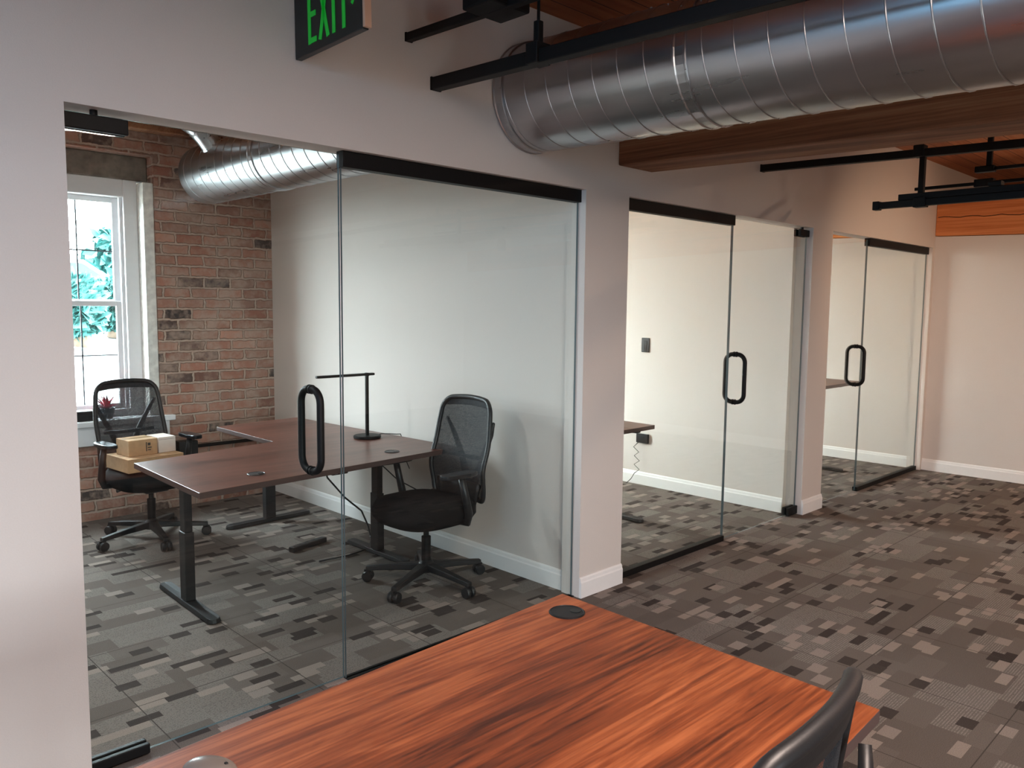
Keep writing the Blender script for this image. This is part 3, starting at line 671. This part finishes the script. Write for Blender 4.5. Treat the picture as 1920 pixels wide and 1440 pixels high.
# ------------------------------------------------------------------ office chairs (front is local +Y)
def make_chair(label):
    t_ = thing('office_chair', label, 'office chair', (0, 0, 0))
    # star base: five legs with casters
    obj('base_hub', MB().lathe([(.045, .075), (.050, .09), (.045, .125), (.03, .14)], n=24), 'black_plastic', t_)
    for k in range(5):
        a_ = 2*PI*k/5-.576; M = Matrix.Rotation(a_, 4, 'Z')
        lm = MB().add([(.02, -.032, .085), (.02, .032, .085), (.02, .028, .128), (.02, -.028, .128),
                       (.355, -.018, .064), (.355, .018, .064), (.355, .015, .090), (.355, -.015, .090),
                       (.18, -.024, .078), (.18, .024, .078), (.18, .020, .112), (.18, -.020, .112)],
                      [(0,1,9,8),(1,2,10,9),(2,3,11,10),(3,0,8,11),(8,9,5,4),(9,10,6,5),(10,11,7,6),(11,8,4,7),(0,3,2,1),(4,5,6,7)]).xf(M)
        lg = obj('base_leg', lm, 'black_plastic', t_, bevel=.005)
        cm = MB()
        for s_ in (-1, 1):
            cw_ = MB().lathe([(.012, -.012), (.028, -.012), (.0315, -.006), (.0315, .006), (.028, .012), (.012, .012)], n=20)
            cw_.xf(Matrix.Translation((.345, s_*.018, .0315)) @ Matrix.Rotation(PI/2, 4, 'X')); cm.add(cw_.v, cw_.f)
        cm.add(*(lambda b_: (b_.v, b_.f))(MB().box((.325, -.006, .030), (.366, .006, .068))))
        cm.add(*(lambda b_: (b_.v, b_.f))(MB().tube([(.345, 0, .05), (.345, 0, .078)], .007, 8)))
        obj('caster', cm.xf(M), 'black_plastic', lg, bevel=0)
    obj('gas_column', MB().tube([(0, 0, .12), (0, 0, .28)], .027, 20).tube([(0, 0, .28), (0, 0, .385)], .016, 16), 'black_metal', t_)
    obj('tilt_mechanism', MB().box((-.08, -.13, .335), (.08, .10, .385)).box((-.05, -.26, .315), (.05, -.10, .375)), 'black_plastic', t_, bevel=.012)
    obj('lever', MB().tube([(.06, .03, .385), (.20, .03, .38), (.24, .03, .375)], [.006, .006, .011], 8), 'black_plastic', t_, smooth=True)
    # seat cushion
    n_ = 10; rows = []
    sm = MB(); prof = []
    def se(u, e=3.2):
        return math.copysign(abs(u)**(2/e), u)
    layers = [(.372, .70), (.382, .90), (.420, 1.0), (.470, 1.0), (.500, .94), (.512, .76), (.514, .4)]
    K = 32; vs_ = []; fs = []
    for z, s_ in layers:
        for k in range(K):
            a_ = 2*PI*k/K; x_ = .258*s_*se(math.cos(a_)); y_ = .02+.262*s_*se(math.sin(a_))
            zz = z-(.028*max(0, (y_-.12)/.16)**2 if z > .42 else 0)-(.012*(1-(x_/.25)**2) if s_ < .95 and z > .48 else 0)
            vs_.append((x_, y_, zz))
    for i in range(len(layers)-1):
        for k in range(K): fs.append((i*K+k, i*K+(k+1)%K, (i+1)*K+(k+1)%K, (i+1)*K+k))
    fs.append(tuple(reversed(range(K)))); fs.append(tuple((len(layers)-1)*K+k for k in range(K)))
    obj('seat', MB().add(vs_, fs), 'black_fabric', t_, smooth=True)
    # backrest outline
    def by(x_, z):
        h = (z-.55)/.5
        return -.272-.055*h-.03*math.exp(-((z-.66)/.10)**2)*-1.0+.85*x_*x_ - .02
    zb_, zt_ = .475, 1.045
    def hw(z):
        h = (z-zb_)/(zt_-zb_)
        base_ = .205+.030*math.sin(PI*min(1, h*1.05))
        base_ = .215 + .022*math.sin(PI*h) - .012*h
        if z > zt_-.065: d_ = (z-(zt_-.065))/.065; base_ -= .060*(1-math.sqrt(max(0, 1-d_*d_)))
        if z < zb_+.03: d_ = ((zb_+.03)-z)/.03; base_ -= .022*(1-math.sqrt(max(0, 1-d_*d_)))
        return base_
    zs = [zb_+(zt_-zb_)*(.5-.5*math.cos(PI*i/26)) for i in range(27)]
    crown = lambda x_, z: z+.018*(1-(x_/.2)**2)*max(0, (z-.9)/.16)
    rows = []
    for z in zs:
        w_ = hw(z)-.006; rows.append([(w_*(2*j/16-1), by(w_*(2*j/16-1), z), crown(w_*(2*j/16-1), z)) for j in range(17)])
    obj('mesh_back', MB().grid(rows), 'mesh_fabric', t_, smooth=True)
    loop = []
    for z in zs: loop.append((hw(z), by(hw(z), z), crown(hw(z), z)))
    wt = hw(zt_)
    for j in range(1, 12): x_ = wt*(1-2*j/12); loop.append((x_, by(x_, zt_), crown(x_, zt_)))
    for z in reversed(zs): loop.append((-hw(z), by(hw(z), z), crown(hw(z), z)))
    wb_ = hw(zb_)
    for j in range(1, 12): x_ = -wb_*(1-2*j/12); loop.append((x_, by(x_, zb_), crown(x_, zb_)))
    obj('back_frame', MB().tube(loop, .0145, 10, closed=True), 'black_plastic', t_, smooth=True)
    # padded band along the top edge seen as a darker rim
    band = []
    for i in range(4):
        z = zt_-.045*i/3; w_ = hw(z); band.append([(w_*(2*j/12-1), by(w_*(2*j/12-1), z)-.004, crown(w_*(2*j/12-1), z)) for j in range(13)])
    obj('top_band', MB().grid(band), 'black_plastic', t_, smooth=True, solid=.006)
    # V shaped rear support and lumbar bar
    for s_ in (-1, 1):
        obj('back_support', MB().tube([(s_*.02, -.345, .47), (s_*.05, -.352, .60), (s_*.11, -.357, .74), (s_*.17, -.352, .85), (s_*.205, -.335, .925)], [.024, .022, .018, .014, .010], 10), 'black_plastic', t_, smooth=True)
    obj('spine', MB().tube([(0, -.20, .345), (0, -.29, .335), (0, -.335, .37), (0, -.345, .48), (0, -.35, .56)], [.035, .045, .045, .036, .024], 12), 'black_plastic', t_, smooth=True)
    obj('lumbar_bar', MB().tube([(-.17, by(.17, .72)-.016, .72), (-.08, by(.08, .71)-.018, .712), (0, by(0, .71)-.018, .71), (.08, by(.08, .71)-.018, .712), (.17, by(.17, .72)-.016, .72)], .013, 8), 'black_plastic', t_, smooth=True)
    obj('lower_shell', MB().grid([[(.19*(2*j/10-1)*(1-.25*(i/4)), by(.19*(2*j/10-1), .56)+.004+.02*i/4, .57-.19*i/4) for j in range(11)] for i in range(5)]), 'black_plastic', t_, smooth=True, solid=.012)
    for s_ in (-1, 1):
        ap = MB().tube([(s_*.20, -.07, .395), (s_*.275, -.07, .40), (s_*.293, -.065, .45), (s_*.295, -.04, .55), (s_*.292, -.01, .665)], [.020, .022, .024, .021, .019], 10)
        a_ = obj('armrest_post', ap, 'black_plastic', t_, smooth=True)
        poly = []
        for k in range(24):
            th_ = 2*PI*k/24; poly.append((s_*.288+.043*se(math.cos(th_), 3.0), .005+.125*se(math.sin(th_), 3.0)))
        obj('armrest_pad', MB().prism(poly, .668, .694), 'pad_plastic', a_, bevel=.007, seg=3)
    return t_
ch = make_chair('black mesh office chair tucked at the wall end of the L-shaped desk')
ch.location = (-.84, .76, 0); ch.rotation_euler = (0, 0, PI/2+.02)
ch2 = copy_tree(ch); ch2.location = (-1.66, 2.72, 0); ch2.rotation_euler = (0, 0, PI+.10)
for q_ in ch2.children:
    if q_.name.startswith('base_leg'): q_.rotation_euler = (0, 0, math.radians(39))
tag(ch2, 'black mesh office chair holding cardboard boxes by the office window', 'office chair')
ch3 = copy_tree(ch); ch3.location = (-2.65, -2.024, 0); ch3.rotation_euler = (0, 0, .10)
tag(ch3, 'black mesh office chair in the foreground pulled up to the orange desk', 'office chair')
for o_ in (ch, ch2, ch3): tag(o_, group=None)

# boxes on the chair seat
M = Matrix.Rotation(.10, 4, 'Z')
t = thing('cardboard_box', 'flat wide cardboard box lying on the seat of the window chair', 'box', (-1.69, 2.68, .5145), .10)
obj('box_body', MB().box((-.205, -.17, 0), (.165, .15, .090)), 'cardboard', t, bevel=.003)
obj('flap_seam', MB().box((-.2055, -.02, .0902), (.1655, -.018, .0908)), 'ink', t)
t = thing('cardboard_box', 'small square cardboard box with a dark printed mark beside the white box', 'box', (-1.755, 2.68, .6055), .10)
obj('box_body', MB().box((-.095, -.09, 0), (.095, .09, .105)), 'cardboard', t, bevel=.003)
obj('printed_mark', MB().box((.018, -.0915, .025), (.024, -.0905, .085)).box((.030, -.0915, .030), (.050, -.0905, .036)).box((.030, -.0915, .045), (.055, -.0905, .052)).box((.030, -.0915, .062), (.048, -.0905, .080)), 'ink', t)
obj('tape_strip', MB().box((-.0955, -.022, .1052), (.0955, .022, .1058)), 'tape', t)
t = thing('white_box', 'small plain white box standing on the flat cardboard box', 'box', (-1.595, 2.70, .6055), .10)
obj('box_body', MB().box((-.056, -.09, 0), (.062, .08, .105)), 'white_card', t, bevel=.003)
obj('lid_line', MB().box((-.0563, -.0903, .088), (.0623, -.0897, .0895)), 'ink', t)

# desk lamp
t = thing('desk_lamp', 'slim black T-shaped desk lamp on the L-shaped desk', 'desk lamp', (-.67, 1.60, .7305))
obj('lamp_base', MB().lathe([(.086, 0), (.09, .004), (.09, .014), (.084, .018), (.001, .018)], n=36), 'black_metal', t)
obj('lamp_post', MB().box((-.011, -.007, .018), (.011, .007, .418)), 'black_metal', t, bevel=.002)
ar = obj('lamp_arm', MB().box((-.375, -.013, .412), (.055, .013, .428)), 'black_metal', t, bevel=.004)
ar.rotation_euler = (0, 0, 0)
obj('light_strip', MB().box((-.365, -.009, .4105), (-.06, .009, .4118)), 'white_plastic', ar)
obj('hinge', MB().tube([(0, -.012, .418), (0, .012, .418)], .013, 16), 'black_metal', t)
cbl = [(-.59, 1.615, .738), (-.55, 1.60, .745), (-.50, 1.57, .742), (-.47, 1.55, .739), (-.440, 1.545, .738), (-.425, 1.545, .70), (-.42, 1.54, .60), (-.40, 1.50, .50)]
tag(obj('lamp_cable', MB().tube(cbl, .003, 6), 'black_plastic', smooth=True), 'thin black lamp cable trailing off the back edge of the L-shaped desk', 'cable')

# power bits below the desk
def outlet(name, label, x, y, z, w_, h_, cat='outlet', d=.008):
    t_ = thing(name, label, cat, (x, y, z))
    obj('cover_plate', MB().box((-d, -w_/2, -h_/2), (-.0005, w_/2, h_/2)), 'black_plastic', t_, bevel=.003)
    obj('insert', MB().box((-d-.003, -w_*.22, -h_*.3), (-d-.0002, w_*.22, h_*.3)), 'sign_black', t_, bevel=.001)
    return t_
outlet('light_switch', 'black wall switch on the white wall of the middle office', 2.23, 1.488, 1.271, .085, .128, 'light switch')
outlet('wall_outlet', 'black wall outlet low on the middle office wall above a cable', 2.23, 1.49, .426, .13, .085, 'outlet', .02)
outlet('wall_outlet', 'black wall outlet box under the L-shaped desk next to the chair', -.34, 1.06, .46, .13, .085, 'outlet', .045)
cz = [(2.20, 1.52, .39), (2.195, 1.57, .34), (2.195, 1.51, .30), (2.195, 1.56, .26), (2.195, 1.50, .22), (2.195, 1.56, .18), (2.195, 1.50, .14), (2.19, 1.55, .10), (2.17, 1.57, .05), (2.14, 1.60, .008)]
tag(obj('power_cable', MB().tube(cz, .0035, 6), 'black_plastic', smooth=True), 'crinkled black cable hanging from the outlet in the middle office', 'cable')
cz = [(-.40, 1.12, .45), (-.45, 1.3, .38), (-.5, 1.5, .44), (-.56, 1.66, .56), (-.62, 1.72, .66), (-.66, 1.70, .69)]
tag(obj('power_cable', MB().tube(cz, .0045, 6), 'black_plastic', smooth=True), 'looped black cable hanging under the L-shaped desk to the wall outlet', 'cable')
cz = [(-.92, 1.78, .68), (-.90, 1.80, .62), (-.84, 1.82, .45), (-.72, 1.80, .30), (-.62, 1.75, .20), (-.60, 1.70, .10), (-.63, 1.62, .03), (-.72, 1.52, .010), (-.9, 1.48, .010), (-1.1, 1.5, .010)]
tag(obj('power_cable', MB().tube(cz, .006, 6), 'black_plastic', smooth=True), 'long black cable dropping from the L-shaped desk to the carpet', 'cable')
t = thing('power_strip', 'black power strip lying on the carpet under the L-shaped desk', 'power strip', (-.98, 1.84, 0), .25)
obj('strip_body', MB().box((-.15, -.025, .001), (.15, .025, .035)), 'black_plastic', t, bevel=.006)
obj('socket', MB().box((-.12, -.014, .0352), (-.09, .014, .0362)).box((-.06, -.014, .0352), (-.03, .014, .0362)).box((0, -.014, .0352), (.03, .014, .0362)).box((.06, -.014, .0352), (.09, .014, .0362)), 'sign_black', t)
t = thing('desk_control', 'small black height control box under the front edge of the L-shaped desk', 'control box', (-1.30, .95, .6995))
obj('control_body', MB().box((-.05, -.02, -.022), (.05, .06, 0)), 'black_plastic', t, bevel=.004)
obj('button', MB().box((-.035, -.0212, -.016), (-.015, -.0198, -.008)).box((-.005, -.0212, -.016), (.015, -.0198, -.008)), 'brushed_metal', t)
# conduit and box on brick wall
t = thing('wall_conduit', 'black conduit with a square box running low along the brick wall', 'conduit', (0, YB, 0))
obj('pipe', MB().tube([(-1.28, -.022, .47), (-.36, -.022, .47)], .014, 10), 'black_metal', t, smooth=True)
obj('junction_box', MB().box((-1.20, -.10, .40), (-1.05, -.001, .53)), 'black_plastic', t, bevel=.006)
# things on sill
t = thing('black_box', 'small dark box on the white window sill left of the window chair', 'box', (-1.82, YB+.03, .7425))
obj('box_body', MB().box((-.09, -.05, 0), (.055, .05, .075)), 'black_plastic', t, bevel=.008)
obj('box_face', MB().box((-.08, -.0515, .012), (.045, -.0505, .063)), 'sign_black', t)
t = thing('potted_plant', 'small potted plant with pink leaves on the window sill behind the mesh chair', 'plant', (-1.66, YB+.06, .7425))
obj('pot', MB().lathe([(.035, 0), (.05, .07), (.053, .07), (.053, .08), (.045, .08), (.04, .07)], n=20), 'pot', t)
lf = MB()
for k in range(22):
    a_ = random.uniform(0, 2*PI); el = random.uniform(.5, 1.4); ln = random.uniform(.07, .15)
    d = Vector((math.cos(a_)*math.cos(el), math.sin(a_)*math.cos(el), math.sin(el))); sd = d.cross(Vector((0, 0, 1))).normalized()*.012
    b0 = Vector((0, 0, .07)); lf.add([b0, b0+d*ln*.5+sd, b0+d*ln-Vector((0, 0, .02)), b0+d*ln*.5-sd], [(0, 1, 2, 3)])
obj('leaves', lf, 'petal', t, solid=.001)

# mouse on the near desk
t = thing('computer_mouse', 'dark glossy computer mouse on the orange desk at the bottom edge of the photo', 'mouse', (-3.058, -1.412, .7305), math.radians(-52))
K = 28; vs_ = []; fs = []
lay = [(0, .96), (.006, 1.0), (.014, .99), (.022, .90), (.029, .70), (.033, .42), (.0345, .12)]
for z, s_ in lay:
    for k in range(K):
        a_ = 2*PI*k/K; vs_.append((.054*s_*math.cos(a_)-.004*(1-s_), .033*s_*math.sin(a_), z))
for i in range(len(lay)-1):
    for k in range(K): fs.append((i*K+k, i*K+(k+1)%K, (i+1)*K+(k+1)%K, (i+1)*K+k))
fs.append(tuple(reversed(range(K)))); fs.append(tuple((len(lay)-1)*K+k for k in range(K)))
plain('mouse_shell', (.16, .13, .11), .3)
obj('shell', MB().add(vs_, fs), 'mouse_shell', t, smooth=True, sub=1)
obj('scroll_wheel', MB().lathe([(.001, -.004), (.008, -.004), (.009, 0), (.008, .004), (.001, .004)], n=16).xf(Matrix.Translation((.030, 0, .022)) @ Matrix.Rotation(PI/2, 4, 'X')), 'black_plastic', t)

# ------------------------------------------------------------------ outdoors seen through the window
plain('pavement', (.42, .43, .41), .9, noise=.15, nscale=1.5)
obj('ground_yard', MB().box((-60, -60, -.5), (40, 3.88, -.21)), 'ground', kind='structure')
gr = MB().add([(-30, 3.9, -.2), (40, 3.9, -.2), (40, 14, 1.0), (-30, 14, 1.0), (40, 70, 1.2), (-30, 70, 1.2)], [(0, 1, 2, 3), (3, 2, 4, 5)])
obj('ground', gr, 'pavement', kind='structure')
def tree(x, y, z, h, r_, label, seed):
    rnd = random.Random(seed); nm_ = 'shrub' if 'shrub' in label else 'tree'; t_ = thing(nm_, label, nm_, (x, y, z))
    obj('trunk', MB().tube([(0, 0, 0), (.05, 0, h*.3), (0, .1, h*.6)], [.16, .12, .07], 8), 'bark', t_, smooth=True)
    mb = MB()
    for i in range(900):
        a_ = rnd.uniform(0, 2*PI); cz_ = rnd.uniform(-1, 1); rr = r_*rnd.uniform(.55, 1)*(1+.25*math.sin(3*a_+seed)*math.cos(4*cz_))
        q_ = Vector((rr*math.sqrt(1-cz_*cz_)*math.cos(a_), rr*math.sqrt(1-cz_*cz_)*math.sin(a_), h*.62+h*.38*cz_))
        u_ = Vector((rnd.uniform(-1, 1), rnd.uniform(-1, 1), rnd.uniform(-1, 1))).normalized()*.24; v_ = u_.orthogonal().normalized()*.16
        mb.add([q_-u_, q_-v_, q_+u_, q_+v_], [(0, 1, 2, 3)])
    obj('foliage', mb, 'leaf_green', t_)
tree(4.6, 20, 1.05, 2.9, 1.4, 'leafy green tree outside at the right side of the window view', 1)
tree(.9, 24, 1.08, 2.4, 1.3, 'leafy green tree outside at the left side of the window view', 2)
tree(3.0, 33, 1.1, 2.6, 2.8, 'distant low green tree outside behind the parked cars', 3)
tree(.62, 12.2, .84, 1.15, .40, 'low green shrub outside, left of two seen through the lower sash', 5)
tree(1.62, 13.4, .93, 1.05, .40, 'low green shrub outside, right of two seen through the lower sash', 6)
def car(x, y, z, rz, label, mat):
    t_ = thing('car', label, 'car', (x, y, z), rz)
    side = [(-2.1, .35), (-2.15, .75), (-1.75, .92), (-1.1, .98), (-.6, 1.42), (.75, 1.45), (1.45, 1.0), (2.0, .92), (2.15, .6), (2.1, .35)]
    n_ = len(side); vs_ = [(x_, -.85, z_) for x_, z_ in side]+[(x_, .85, z_) for x_, z_ in side]
    obj('body', MB().add(vs_, [tuple(range(n_)), tuple(reversed(range(n_, 2*n_)))]+[(i, (i+1)%n_, n_+(i+1)%n_, n_+i) for i in range(n_)]), mat, t_, bevel=.06, seg=3)
    gl_ = MB()
    for s_ in (-1, 1): gl_.add([(-1.0, s_*.856, 1.0), (-.55, s_*.856, 1.36), (.7, s_*.856, 1.38), (1.25, s_*.856, 1.02)], [(0, 1, 2, 3)])
    obj('side_window', gl_, 'car_glass', t_, solid=.01)
    for xx in (-1.35, 1.35):
        for s_ in (-1, 1):
            obj('wheel', MB().lathe([(.001, -.1), (.30, -.1), (.33, -.06), (.33, .06), (.30, .1), (.001, .1)], n=20).xf(Matrix.Translation((xx, s_*.82, .33)) @ Matrix.Rotation(PI/2, 4, 'X')), 'tyre', t_)
car(.9, 16.2, 1.04, .1, 'white car parked outside, nearest to the window', 'car_white')
car(4.6, 26.5, 1.10, .1, 'dark car parked outside behind the white car', 'car_blue')
